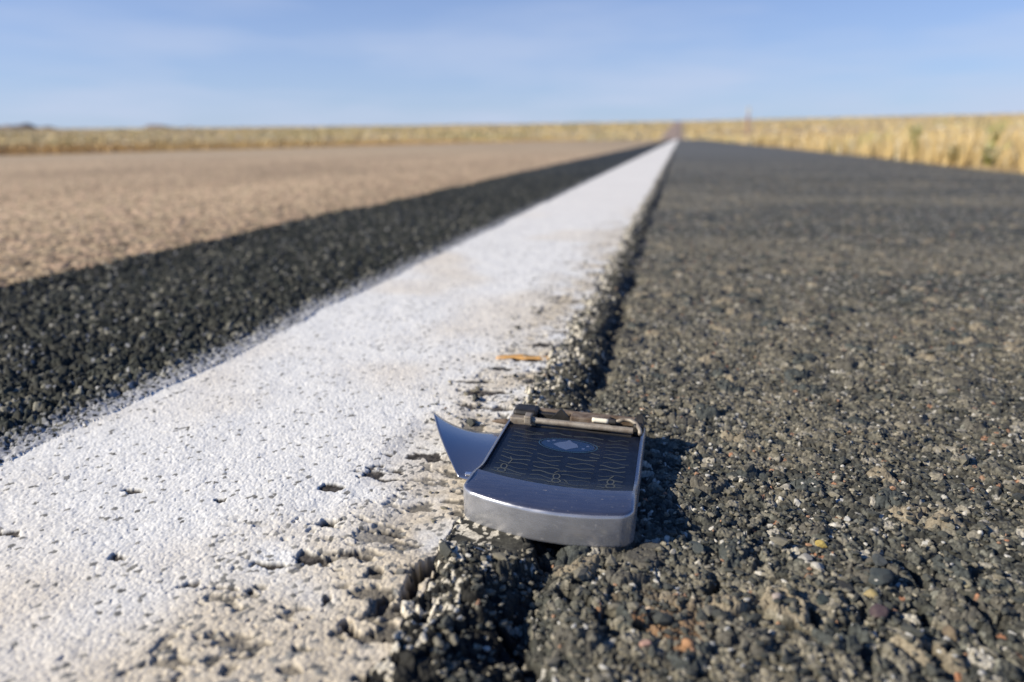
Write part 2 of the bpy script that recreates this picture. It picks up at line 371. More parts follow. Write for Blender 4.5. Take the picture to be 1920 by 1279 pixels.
# ------------------------------------------------------------------ grass
def grass(name, label, spots, m):
    V = []; F = []; T = []
    for (gx_, gy_, gz_, h, wd, col) in spots:
        a = random.uniform(0, 6.283); lean = random.uniform(.05, .55) * h; la = random.gauss(.5, 1.4)
        dx, dy = math.cos(a) * wd / 2, math.sin(a) * wd / 2
        lx, ly = math.cos(la) * lean, math.sin(la) * lean
        b = len(V)
        for t, ww in ((0, 1), (.4, .9), (.75, .65)):
            ox, oy = lx * t * t, ly * t * t
            V += [(gx_ + ox - dx * ww, gy_ + oy - dy * ww, gz_ + h * t), (gx_ + ox + dx * ww, gy_ + oy + dy * ww, gz_ + h * t)]
        V.append((gx_ + lx, gy_ + ly, gz_ + h * .97))
        F += [(b, b + 1, b + 3, b + 2), (b + 2, b + 3, b + 5, b + 4), (b + 4, b + 5, b + 6)]
        T += [col] * 7
    o = mk(name, V, F, m)
    at = o.data.attributes.new('tone', 'FLOAT_COLOR', 'POINT')
    at.data.foreach_set('color', np.concatenate([np.array(T, np.float32), np.ones((len(T), 1), np.float32)], 1).ravel())
    tag(o, label, 'grass', None, 'stuff')
    return o
gm = attr_mat('dry_grass', .75, .25, 60, .15)
def blade_col(px, py, side):
    n = mnoise.noise(Vector((px * 1.1, py * 1.1, 3))); n2_ = mnoise.noise(Vector((px * .35 + 9, py * .35, 1)))
    k = random.uniform(.90, 1.10)
    if n > .36 and side > 0: c_ = (.50, .47, .16)
    elif n2_ > .1: c_ = (.78, .60, .24)
    else: c_ = (.76, .54, .21)
    if random.random() < .12: c_ = (.80, .70, .45)
    c_ = (c_[0] * .76, c_[1] * .79, c_[2] * .92)
    if side < 0: c_ = (c_[0] * .90, c_[1] * .78, c_[2] * .70)
    return tuple(min(.8, q_ * k) for q_ in c_)
sp = []
for _ in range(30000):
    yy = math.exp(random.uniform(math.log(.6), math.log(45))); depth = random.random() ** 1.6 * (1.2 + yy * .35)
    xx = 1.07 + random.gauss(0, .03) + depth
    n = mnoise.noise(Vector((xx * 1.4, yy * 1.4, 0)))
    if n < -.25 and random.random() < .6: continue
    h = random.uniform(.10, .185) * (1 + .35 * n) * (.65 + .35 * min(1, depth / .25))
    gz = -.03 * min(1, max(0, (xx - 1.15) / 1.35))
    sp.append((xx, yy, gz, max(.04, h), random.uniform(.0022, .0045) * (1 + yy * .12), blade_col(xx, yy, 1)))
grass('verge_grass', 'dry golden grass along the right edge of the asphalt shoulder', sp, gm)
sp = []
for _ in range(26000):
    yy = math.exp(random.uniform(math.log(2.5), math.log(60))); depth = random.random() ** 1.5 * (3 + yy * .3)
    xx = -7.15 - depth + random.gauss(0, .08)
    n = mnoise.noise(Vector((xx * .9, yy * .9, 5)))
    h = random.uniform(.07, .145) * (1 + .3 * n)
    gz = -.03 * min(1, max(0, (-xx - 7.1) / 1.9))
    sp.append((xx, yy, gz, max(.04, h), random.uniform(.006, .012) * (1 + yy * .03), blade_col(xx, yy, -1)))
grass('roadside_grass', 'amber dry grass beyond the far left side of the tan lane', sp, gm)

# tufts of grass one can tell apart on the far plain (one field of clumps)
sp = []
for _ in range(16000):
    rr = math.exp(random.uniform(math.log(230), math.log(1500))); a = random.uniform(rad(-28), rad(52))
    xx, yy = -math.sin(a) * rr, math.cos(a) * rr
    if -8 < xx < 2: continue
    sp.append((xx, yy, rr, random.uniform(.5, 1.1), random.uniform(.5, 1.3), None))
bz = base_height(np.array([s[0] for s in sp]), np.array([s[1] for s in sp]))
sp = [(s[0], s[1], float(zz) - .05, s[3], s[4] * (1 + s[2] / 700), tuple(q_ * .92 for q_ in blade_col(s[0] * .03, s[1] * .03, 1))) for s, zz in zip(sp, bz)]
grass('plain_grass', 'yellow tussock grass covering the distant plain', sp, gm)

# ------------------------------------------------------------------ weeds on the verge
stemm = mat('weed_stem', (.30, .28, .12), .8, noise=(40, (.42, .33, .14), .3, .7))
leafm = mat('weed_leaf', (.30, .33, .10), .7, noise=(30, (.42, .38, .14), .3, .7))
headm = mat('seed_head', (.52, .50, .42), .9, noise=(90, (.38, .34, .24), .3, .7))
palem = mat('pale_flower', (.66, .60, .42), .9, noise=(90, (.5, .42, .22), .3, .7))
def tube(pts, rads, seg=6):
    V = []; F = []
    for i, (p, rr) in enumerate(zip(pts, rads)):
        p = Vector(p); t = (Vector(pts[min(i + 1, len(pts) - 1)]) - Vector(pts[max(i - 1, 0)])).normalized()
        a = t.orthogonal().normalized(); b = t.cross(a)
        if i and abs(a.dot(la)) < .999: a = (la - t * la.dot(t)).normalized(); b = t.cross(a)
        la = a
        for k in range(seg):
            an = 2 * math.pi * k / seg; V.append(p + (a * math.cos(an) + b * math.sin(an)) * rr)
    for i in range(len(pts) - 1):
        for k in range(seg):
            F.append((i * seg + k, i * seg + (k + 1) % seg, (i + 1) * seg + (k + 1) % seg, (i + 1) * seg + k))
    F.append(tuple(range(seg))[::-1]); F.append(tuple((len(pts) - 1) * seg + k for k in range(seg)))
    return V, F
def join(parts):
    V = []; F = []
    for v, f in parts:
        b = len(V); V += list(v); F += [tuple(i + b for i in ff_) for ff_ in f]
    return V, F
def weed(loc, h, n, label, mats=(None, None, None), head='plume', cat='weed', name='weed', spread=.3):
    rnd = random.Random(int(loc[0] * 1000 + loc[1] * 77)); t = thing(name, label, cat, loc)
    st = []; lf = []; hd = []
    for k in range(n):
        a = rnd.uniform(0, 6.28); hh = h * rnd.uniform(.7, 1); ln = hh * spread * rnd.uniform(.2, 1)
        pts = [(math.cos(a) * ln * (i / 5) ** 1.6, math.sin(a) * ln * (i / 5) ** 1.6, hh * i / 5) for i in range(6)]
        st.append(tube(pts, [.0022 - .0003 * i for i in range(6)]))
        for j in range(7):
            i = rnd.uniform(.5, 4.6); p0 = Vector(pts[int(i)]).lerp(Vector(pts[int(i) + 1]), i - int(i)); b = rnd.uniform(0, 6.28)
            L = rnd.uniform(.02, .05); dv = Vector((math.cos(b), math.sin(b), .7)).normalized(); sd = dv.cross(Vector((0, 0, 1))).normalized() * L * .16
            lf.append(([p0, p0 + dv * L * .5 + sd, p0 + dv * L, p0 + dv * L * .5 - sd], [(0, 1, 2, 3)]))
        top = Vector(pts[-1])
        for j in range(40 if head == 'plume' else 22):
            q_ = rnd.random() ** (1 if head == 'plume' else .7); L = rnd.uniform(.006, .014) * (1 if head == 'plume' else .8)
            if head == 'plume': p0 = top + Vector((rnd.gauss(0, .008), rnd.gauss(0, .008), (q_ - .75) * h * .30))
            else: p0 = top + Vector((rnd.gauss(0, .011), rnd.gauss(0, .011), rnd.gauss(0, .007)))
            dv = Vector((rnd.gauss(0, 1), rnd.gauss(0, 1), rnd.gauss(.5, 1))).normalized(); sd = dv.orthogonal().normalized() * L * .3
            hd.append(([p0, p0 + dv * L * .5 + sd, p0 + dv * L, p0 + dv * L * .5 - sd], [(0, 1, 2, 3)]))
    mk('stem', *join(st), mats[0] or stemm, t); mk('leaf', *join(lf), mats[1] or leafm, t); mk('seed_head' if head == 'plume' else 'flower', *join(hd), mats[2] or headm, t)
    return t
weed((1.31, 2.95, -.01), .40, 7, 'tall pale wispy weed with feathery seed heads at the right edge of the grass verge', name='tall_weed')
weed((1.12, 3.15, 0), .17, 7, 'green leafy weed at the foot of the verge grass, nearest the tall pale weed', head='f', mats=(leafm, leafm, leafm))
weed((1.10, 4.0, 0), .16, 7, 'smaller green weed at the asphalt edge, further from the tall pale weed', head='f', mats=(leafm, leafm, leafm))
weed((1.06, 2.95, 0), .075, 7, 'low pale cream-flowered plant at the asphalt edge in front of the green weed', head='f', mats=(None, None, palem), name='flowering_plant', cat='plant', spread=.6)
weed((1.07, 3.35, 0), .07, 7, 'second low pale-flowered plant, just left of the green weed by the asphalt', head='f', mats=(None, None, palem), name='flowering_plant', cat='plant', spread=.6)

# ------------------------------------------------------------------ far marker post, far hills
def bevel_box(x0, x1, y0, y1, z0, z1, bev=0, seg=2):
    bm = bmesh.new(); bmesh.ops.create_cube(bm, size=1)
    for v in bm.verts:
        v.co = Vector(((x0 + x1) / 2 + v.co.x * (x1 - x0), (y0 + y1) / 2 + v.co.y * (y1 - y0), (z0 + z1) / 2 + v.co.z * (z1 - z0)))
    if bev: bmesh.ops.bevel(bm, geom=bm.edges[:], offset=bev, segments=seg, affect='EDGES', profile=.5)
    V = [v.co.copy() for v in bm.verts]; F = [tuple(v.index for v in f.verts) for f in bm.faces]
    bm.free(); return V, F
px_, py_ = 2.65, 32.5
t = thing('marker_post', 'reddish roadside marker post with a pale top, standing far off in the right verge', 'post', (px_, py_, -.05))
mk('post', *bevel_box(-.045, .045, -.04, .04, 0, 1.02, .008), mat('red_post', (.36, .20, .17), .6, noise=(12, (.30, .17, .15), .3, .7)), t)
mk('cap', *bevel_box(-.062, .062, -.047, .047, 1.021, 1.30, .01), mat('pale_cap', (.66, .66, .62), .6, noise=(12, (.5, .5, .46), .3, .7)), t)

hm = mat('hill_scrub', (.20, .165, .17), .95, noise=(.004, (.26, .20, .16), .4, .6))
def hill(cx_, cy_, L, Hh_, ang, label):
    V = []; F = []; nx, ny = 60, 10
    for i in range(nx + 1):
        u = i / nx * 2 - 1
        for j in range(ny + 1):
            v = j / ny * 2 - 1
            env = max(0, (1 - u * u)) ** .8 * max(0, 1 - v * v)
            hh = Hh_ * env * (.75 + .5 * mnoise.noise(Vector((u * 4 + cx_, v * 2, 0)))) 
            lx_, ly_ = u * L / 2, v * L * .12
            V.append((cx_ + lx_ * math.cos(ang) - ly_ * math.sin(ang), cy_ + lx_ * math.sin(ang) + ly_ * math.cos(ang), hh - 2))
    for i in range(nx):
        for j in range(ny):
            a = i * (ny + 1) + j; F.append((a, a + ny + 1, a + ny + 2, a + 1))
    o = mk('hill', V, F, hm, None, True); o['kind'] = 'structure'; o['label'] = label
hill(-4300, 4300, 900, 150, rad(35), 'low dusky hill on the far left horizon')
hill(-3300, 4500, 620, 130, rad(30), 'small dusky rise on the left horizon')

# ------------------------------------------------------------------ the broken case
bodym = mat('blue_metal', (.28, .275, .31), .27, .88, noise=(160, (.24, .24, .275), .3, .7), bump=(2500, .06, .0002))
def scuffed(m):                                    # scratches and dust on the shell
    n = m.node_tree; b = n.nodes['Principled BSDF']
    t = n.nodes.new('ShaderNodeTexCoord'); mp_ = n.nodes.new('ShaderNodeMapping'); mp_.inputs['Scale'].default_value = (120, 900, 900)
    x_ = n.nodes.new('ShaderNodeTexNoise'); x_.inputs['Scale'].default_value = 1; x_.inputs['Detail'].default_value = 6
    r_ = n.nodes.new('ShaderNodeMapRange'); r_.inputs[1].default_value = .35; r_.inputs[2].default_value = .75; r_.inputs[3].default_value = .18; r_.inputs[4].default_value = .42
    n.links.new(t.outputs['Object'], mp_.inputs[0]); n.links.new(mp_.outputs[0], x_.inputs['Vector']); n.links.new(x_.outputs['Fac'], r_.inputs[0]); n.links.new(r_.outputs[0], b.inputs['Roughness'])
    y_ = n.nodes.new('ShaderNodeTexNoise'); y_.inputs['Scale'].default_value = 750; y_.inputs['Detail'].default_value = 4
    q2 = n.nodes.new('ShaderNodeMapRange'); q2.inputs[1].default_value = .66; q2.inputs[2].default_value = .76; q2.inputs[4].default_value = .6
    lm = n.nodes.new('ShaderNodeMix'); lm.data_type = 'RGBA'; lm.inputs[7].default_value = (.33, .30, .25, 1)
    old = b.inputs['Base Color'].links[0].from_socket; n.links.new(old, lm.inputs[6])
    n.links.new(t.outputs['Object'], y_.inputs['Vector']); n.links.new(y_.outputs['Fac'], q2.inputs[0]); n.links.new(q2.outputs[0], lm.inputs[0]); n.links.new(lm.outputs[2], b.inputs['Base Color'])
    mi = n.nodes.new('ShaderNodeMath'); mi.operation = 'MULTIPLY_ADD'; mi.inputs[1].default_value = -.9; mi.inputs[2].default_value = b.inputs['Metallic'].default_value
    n.links.new(q2.outputs[0], mi.inputs[0]); n.links.new(mi.outputs[0], b.inputs['Metallic'])
scuffed(bodym)
sidem = mat('bare_side', (.46, .465, .49), .36, .6, noise=(120, (.36, .365, .38), .3, .7)); scuffed(sidem)
panelm = mat('dark_glass_panel', (.005, .008, .018), .36, 0, spec=.16, noise=(300, (.008, .013, .028), .35, .65))
blackm = mat('black_plastic', (.012, .011, .010), .55, noise=(300, (.03, .025, .02), .4, .7))
tanm = mat('dusty_metal', (.34, .30, .24), .55, .25, noise=(260, (.20, .16, .12), .35, .65), bump=(1800, .3, .0003))
brownm = mat('rusty_plate', (.20, .155, .115), .75, .1, noise=(320, (.10, .065, .04), .35, .65), bump=(1500, .4, .0004))
creamm = mat('cream_sleeve', (.80, .74, .58), .45)
inkm = mat('etched_line', (.048, .055, .054), .55, 0)
glyphm = mat('etched_mark', (.075, .080, .068), .5, 0)
bluem = mat('blue_badge', (.010, .028, .075), .3, 0)
palemark = mat('badge_mark', (.085, .12, .21), .4, .1)

case = thing('broken_case', 'broken blue-grey metal case with dark patterned face and bent side flap on the white line', 'case', (-.036, .206, 0))
OX, OY = -.036, .206
mm = .001
def L(xx, yy, zz): return Vector((xx * mm - OX, yy * mm - OY, zz * mm))
XL, XR = -64.8, -8.0
def Yf(u): return 211.3 - 7.3 * u - 6.1 * (1 - (2 * u - 1) ** 2)       # curved front
def YB(u): return 293.0 - 5.5 * u
def P(u, v, zz, sh=0):
    """u across, v 0 front .. 1 back, in mm space"""
    xx = XL + (XR - XL) * u + (.6 if True else 0) * 0; yy = Yf(u) * (1 - v) + YB(u) * v
    return L(xx, yy, zz)
ZT = 10.5; ZB = -.9; T_ = math.tan(0)
def top_z(v): return ZT - 3.0 * sm(.12, .36, np.float64(v)) * 1.0
# outline of the shell, rounded corners
def outline(inset=0., n=8, rc=4.5, vf=0., vb=1.):
    pts = []
    wdt = XR - XL; du = rc / wdt
    dv = rc / 82.
    iu, iv = inset / wdt, inset / 82.
    def corner(cu, cv, a0):
        for k in range(n + 1):
            a = a0 + math.pi / 2 * k / n
            pts.append((cu + (du - iu) * math.cos(a), cv + (dv - iv) * math.sin(a)))
    corner(du, vf + dv, math.pi)                  # front left
    for k in range(1, 24): pts.append((du + (1 - 2 * du) * k / 24, vf + iv))
    corner(1 - du, vf + dv, 1.5 * math.pi)
    for k in range(1, 20): pts.append((1 - iu, vf + dv + (vb - vf - 2 * dv) * k / 20))
    corner(1 - du, vb - dv, 0)
    for k in range(1, 24): pts.append((1 - du - (1 - 2 * du) * k / 24, vb - iv))
    corner(du, vb - dv, math.pi / 2)
    for k in range(1, 20): pts.append((iu, vb - dv - (vb - vf - 2 * dv) * k / 20))
    return pts
def shell():
    """floor, walls rounded at the lip, chin plate in front, open well behind it for the panel"""
    V = []; F = []
    rings = []
    prof = [(1.2, ZB), (.5, ZB + .1), (.12, ZB + .5), (0, ZB + 1.2), (0, None, -1.6), (.12, None, -1.0), (.42, None, -.48), (.95, None, -.14), (1.6, None, 0)]
    for p in prof:
        o_ = outline(p[0]); ring = []
        for (u, v) in o_:
            zz = p[1] if len(p) == 2 else top_z(v) + p[2]
            ring.append(len(V)); V.append(P(u, v, zz))
        rings.append(ring)
    n = len(rings[0])
    for a, b in zip(rings, rings[1:]):
        for k in range(n): F.append((a[k], a[(k + 1) % n], b[(k + 1) % n], b[k]))
    F.append(tuple(rings[0][::-1]))
    return V, F, rings[-1]
V, F, lip = shell()
# inner well outline: one ring straight down to the panel
inner = []
VC = .215                                          # where the chin ends and the well begins
o_ = outline(1.6)
for (u, v) in o_:
    inner.append((u, max(v, VC)))
inner = [(min(max(u, .028), .972), min(v, .975)) for (u, v) in inner]
w1 = []; w2 = []
for (u, v) in inner:
    w1.append(len(V)); V.append(P(u, v, float(top_z(v)) + (.02 if v > VC else .0)))
for (u, v) in inner:
    w2.append(len(V)); V.append(P(u, v, 5.6))
n = len(lip)
for k in range(n): F.append((lip[k], lip[(k + 1) % n], w1[(k + 1) % n], w1[k])); F.append((w1[k], w1[(k + 1) % n], w2[(k + 1) % n], w2[k]))
F.append(tuple(w2))
F = [f for f in F]
sh_o = mk('shell', V, F, bodym, case, True); sh_o.data.materials.append(sidem)
for k in range(6 * n): sh_o.data.polygons[k].material_index = 1
bm = bmesh.new(); bm.from_mesh(sh_o.data); bmesh.ops.remove_doubles(bm, verts=bm.verts, dist=2e-6); bmesh.ops.dissolve_degenerate(bm, dist=1e-6, edges=bm.edges[:]); bmesh.ops.recalc_face_normals(bm, faces=bm.faces); 
for e in bm.edges:
    if len(e.link_faces) == 2 and e.calc_face_angle(0) > rad(38): e.smooth = False
bm.to_mesh(sh_o.data); bm.free()
# seam on the front wall
# panel face
PZ = 7.5
def pz(u, v): return float(top_z(max(v, .25))) - 1.1 + .25 * math.sin(math.pi * (u - .033) / .934)
pu0, pu1, pv0, pv1 = .033, .967, VC + .004, .845
nu, nv = 20, 20
V = []; F = []
for i in range(nu + 1):
    for j in range(nv + 1):
        V.append(P(pu0 + (pu1 - pu0) * i / nu, pv0 + (pv1 - pv0) * j / nv, pz(pu0 + (pu1 - pu0) * i / nu, pv0 + (pv1 - pv0) * j / nv)))
for i in range(nu):
    for j in range(nv):
        a = i * (nv + 1) + j; F.append((a, a + nv + 1, a + nv + 2, a + 1))
panel = mk('panel', V, F, panelm, case, True)
def ribbon(pts, wd, lift):
    """thin raised line on the panel, pts in (u,v)"""
    V = []; F = []
    for i, (u, v) in enumerate(pts):
        u2, v2 = pts[min(i + 1, len(pts) - 1)]; u1, v1 = pts[max(i - 1, 0)]
        du, dv = (u2 - u1) * 56, (v2 - v1) * 82; l_ = math.hypot(du, dv) or 1
        ox, oy = -dv / l_ * wd / 2 / 56, du / l_ * wd / 2 / 82
        V.append(P(u + ox, v + oy, pz(u + ox, v + oy) + lift)); V.append(P(u - ox, v - oy, pz(u - ox, v - oy) + lift))
    for i in range(len(pts) - 1): F.append((2 * i, 2 * i + 1, 2 * i + 3, 2 * i + 2))
    return V, F
rb = []
rr_ = random.Random(3)
for row in range(14):
    v0 = pv0 + .035 + row * .040
    if v0 > pv1 - .05: break
    segs = [(.09, .30), (.33, .50), (.53, .72), (.75, .91)]
    for (a, b) in segs:
        a += rr_.uniform(-.012, .012); b += rr_.uniform(-.012, .012); lv_ = rr_.uniform(-.006, .006); ph = rr_.uniform(0, 6); am = rr_.uniform(.005, .010)
        pts = [(a + (b - a) * k / 26, v0 + lv_ + am * math.sin(ph + k * .24)) for k in range(27)]
        if .56 < v0 < .76: pts = [p for p in pts if not (.32 < p[0] < .66)]
        if len(pts) > 3:
            runs = []; cur = [pts[0]]
            for p_, q_ in zip(pts, pts[1:]):
                if q_[0] - p_[0] > .06: runs.append(cur); cur = []
                cur.append(q_)
            runs.append(cur)
            for c_ in runs:
                if len(c_) > 2: rb.append(ribbon(c_, rr_.uniform(.3, .75), .05))
tag(mk('etched_pattern', *join(rb), inkm, panel), 'faint wavy olive lines across the dark face')
def ring_pts(cu, cv, ru, rv, n=22, a0=0, a1=6.2832): return [(cu + ru * math.cos(a0 + (a1 - a0) * k / n), cv + rv * math.sin(a0 + (a1 - a0) * k / n)) for k in range(n + 1)]
gl = []
for (cu, cv, k) in ((.150, .365, 0), (.50, .355, 1), (.83, .355, 2)):
    gl.append(ribbon(ring_pts(cu, cv, .020, .022), .45, .09))
    gl.append(ribbon(ring_pts(cu + (-.002, .008, .004)[k], cv - .043, .026, .020), .5, .09))
    gl.append(ribbon([(cu - .04, cv - .072), (cu + .03, cv - .07 + .006 * k)], .5, .09))
    if k == 0: gl.append(ribbon([(cu + .02, cv + .03), (cu + .03, cv + .075), (cu + .01, cv + .10)], .4, .09))
    if k == 1: gl.append(ribbon([(cu - .02, cv + .03), (cu - .0, cv + .05), (cu + .05, cv + .055)], .4, .09)); gl.append(ribbon([(cu + .05, cv - .02), (cu + .08, cv - .05)], .4, .09))
    if k == 2: gl.append(ribbon([(cu - .01, cv + .03), (cu + .012, cv + .055)], .5, .09))
mk('etched_mark', *join(gl), glyphm, panel)
def disc(cu, cv, ru, rv, lift, n=40, wob_=0):
    pts = ring_pts(cu, cv, ru, rv, n)[:-1]; V = [P(u, v, pz(u, v) + lift) for u, v in pts]
    return V, [tuple(range(len(V)))]
badge = mk('badge', *disc(.50, .665, .185, .060, .07), bluem, panel)
tag(badge, 'blue oval badge on the dark face')
dm = [(.40, .66), (.44, .69), (.475, .70), (.50, .725), (.525, .70), (.56, .685), (.575, .655), (.53, .635), (.50, .615), (.455, .63)]
mk('badge_mark', [P(u, v, pz(u, v) + .12) for u, v in dm], [tuple(range(len(dm)))], palemark, badge)
dt = []
for (u, v) in ((.36, .685), (.635, .675), (.395, .70), (.61, .645)): dt.append(disc(u, v, .012, .008, .12, 10))
mk('badge_dot', *join(dt), palemark, badge)
mk('badge_ring', *join([ribbon(ring_pts(.50, .665, .200, .068, 40), .35, .10)]), mat('badge_rim', (.03, .075, .13), .4), badge)

# hinge end at the back
def boxmm(x0, x1, y0, y1, z0, z1, b=.25):
    V, F = bevel_box(x0 * mm - OX, x1 * mm - OX, y0 * mm - OY, y1 * mm - OY, z0 * mm, z1 * mm, b * mm)
    return V, F
def skewbox(x0, x1, y0, y1, z0, z1, b=.3, ref=-64.):
    """box whose y follows the slanting back edge"""
    V, F = boxmm(x0, x1, y0, y1, z0, z1, b)
    out = []
    for v in V:
        xx = (v.x + OX) / mm; out.append(Vector((v.x, v.y - (xx - ref) / 56 * 5.5 * mm, v.z)))
    return out, F
# black socket with rounded outer corner at the left, dark back wall
pts = []
soc = []
mk('back_wall', *skewbox(-61.5, -10.5, 289.2, 291.8, 5.5, 10.2, .7), brownm, case)
mk('socket', *join([skewbox(-63.0, -52.5, 283.5, 292.6, 5.5, 11.0, 1.4), skewbox(-52.4, -41.0, 286.5, 289.0, 6.0, 9.6, .4)]), blackm, case)
mk('socket_face', *skewbox(-63.3, -52.2, 279.6, 283.3, 5.2, 9.2, .6), tanm, case)
def cyl(p0, p1, r1, seg=16, r2=None):
    p0 = Vector(p0); p1 = Vector(p1); n = 6
    return tube([p0.lerp(p1, k / n) for k in range(n + 1)], [r1 + ((r2 or r1) - r1) * k / n for k in range(n + 1)], seg)
mk('hinge_bar', *join([cyl(L(-55.5, 277.5, 9.3), L(-12.5, 273.5, 9.3), .00125), skewbox(-56.5, -53.5, 276.0, 281.0, 8.0, 11.6, .5)]), tanm, case, False)
mk('tray', *skewbox(-52, -13, 278.4, 289.0, 6.2, 7.2, .2), blackm, case)
mk('bracket', *join([skewbox(-38.5, -22.0, 283.4, 288.9, 7.3, 10.6, .6), skewbox(-31, -21.5, 280.4, 283.2, 7.3, 9.8, .4)]), brownm, case)
mk('sleeve', *cyl(L(-29.0, 277.8, 11.1), L(-22.4, 277.1, 11.1), .00095, 14), creamm, case, True)
mk('screw', *cyl(L(-22.3, 277.1, 11.1), L(-19.6, 276.8, 11.1), .00115, 14), blackm, case)
tri = [L(-47, 283.5, 8), L(-38, 282.6, 8), L(-42.5, 283.4, 12.6), L(-47, 285.0, 8), L(-38, 284.1, 8), L(-42.5, 284.7, 12.6)]
mk('latch_tab', tri, [(0, 1, 2), (5, 4, 3), (0, 3, 4, 1), (1, 4, 5, 2), (2, 5, 3, 0)], blackm, case)
clip_pts = [L(-20, 279.5, 9.9), L(-17, 281.5, 10.6), L(-14, 281, 10.7), L(-11.5, 278.5, 10.3), L(-10.0, 275, 9.4), L(-9.6, 272, 8.6)]
mk('wire_clip', *tube(clip_pts, [.0009] * 6, 10), tanm, case, True)
mk('end_spur', [L(-12.0, 278.5, 10.4), L(-9.0, 278.0, 10.4), L(-9.4, 281.5, 13.4), L(-11.6, 281.5, 13.4), L(-12.0, 284.0, 10.4), L(-9.0, 283.6, 10.4)], [(0, 1, 2, 3), (3, 2, 5, 4), (0, 3, 4), (1, 5, 2), (0, 4, 5, 1)], blackm, case)
mk('end_block', *skewbox(-12.8, -8.6, 281.5, 290.5, 5.0, 10.8, 1.1), blackm, case)
mk('pin', *tube([L(-63, 281.0, 6.2), L(-66, 281.4, 6.2), L(-69, 281.8, 6.0), L(-71.5, 282.1, 5.7)], [.0012, .0013, .0009, .0003], 8), brownm, case, True)

# bent side flap
flapm = mat('flap_metal', (.42, .42, .45), .18, .92, bump=(400, .05, .0003))
V = []; F = []; n1_, n2_ = 22, 16
TL = L(-96.5, 279.5, 0); TR = L(-64.6, 275.5, 0); BL = L(-72.8, 235.5, 0); BR = L(-64.6, 234.5, 0)
for i in range(n1_ + 1):
    s_ = i / n1_
    for j in range(n2_ + 1):
        t_ = j / n2_
        p = TL.lerp(TR, s_).lerp(BL.lerp(BR, s_), t_)
        p.z = mm * (1.7 + 3.0 * math.sin(math.pi * .80 * (1 - t_) ** .9) * (1 - .25 * s_) + 5.0 * (1 - s_) ** 3 * (1 - t_) ** 1.6 - .5 * math.sin(math.pi * s_))
        p.x -= .0014 * math.sin(math.pi * t_) * (1 - s_)
        p.y -= .0022 * math.sin(math.pi * s_) * (1 - t_)
        V.append(p)
for i in range(n1_):
    for j in range(n2_):
        a = i * (n2_ + 1) + j; F.append((a, a + 1, a + n2_ + 2, a + n2_ + 1))
flap = mk('side_flap', V, F, flapm, case, True)
so_ = flap.modifiers.new('thickness', 'SOLIDIFY'); so_.thickness = .0006; so_.offset = 1
tag(flap, 'bent shiny blue metal flap splayed out at the left side')
mk('flap_catch', *boxmm(-70.5, -66.2, 236.2, 238.0, 2.3, 3.3, .3), mat('bright_catch', (.7, .72, .78), .25, .9), flap)

# ------------------------------------------------------------------ dry leaf and loose stones
leaf_m = mat('amber_leaf', (.74, .40, .12), .8, noise=(160, (.42, .21, .06), .5, .75))
lv = []; lf_ = []
for i in range(21):
    t_ = i / 20; wd = .0042 * math.sin(math.pi * min(1, .08 + t_ * .9)) ** .7 * (1 + .25 * math.sin(t_ * 17))
    cx_ = -.017 + .034 * t_; cy_ = .0012 * math.sin(t_ * 5)
    for s_ in (-1, 0, 1): lv.append((cx_, cy_ + s_ * wd, .0003 + .0004 * abs(s_) + .0003 * math.sin(t_ * 7)))
for i in range(20):
    for s_ in (0, 1): a = i * 3 + s_; lf_.append((a, a + 3, a + 4, a + 1))
lo = mk('dry_leaf', lv, lf_, leaf_m, None, True); lo.location = (-.0785, .391, ground_z(-.0785, .391) + .0002); lo.rotation_euler.z = rad(14)
sm_ = lo.modifiers.new('thickness', 'SOLIDIFY'); sm_.thickness = .0003
tag(lo, 'thin amber dry leaf lying on the white paint behind the broken case', 'leaf')

def stone_mesh(seed, sx, sy, sz, m, name='pebble'):
    rnd = random.Random(seed); bm = bmesh.new(); bmesh.ops.create_icosphere(bm, subdivisions=3, radius=1)
    planes = [(Vector((rnd.gauss(0, 1), rnd.gauss(0, 1), rnd.gauss(0, 1))).normalized(), rnd.uniform(.62, .9)) for _ in range(11)]
    for v in bm.verts:
        p = v.co.copy()
        for n_, d_ in planes:
            k = p.dot(n_)
            if k > d_: p -= n_ * (k - d_) * .9
        p *= 1 + .05 * mnoise.noise(v.co * 2.5 + Vector((seed, 0, 0)))
        v.co = Vector((p.x * sx, p.y * sy, p.z * sz))
    me = bpy.data.meshes.new(name); bm.to_mesh(me); bm.free(); me.materials.append(m)
    return me
def pmat(nm, c_, c2):
    c_ = tuple(q_ * .70 for q_ in c_); c2 = tuple(q_ * .62 for q_ in c2)
    return mat(nm, c_, .8, 0, noise=(500, c2, .4, .65), bump=(2500, .5, .0002))
PEB_SCALE = .82
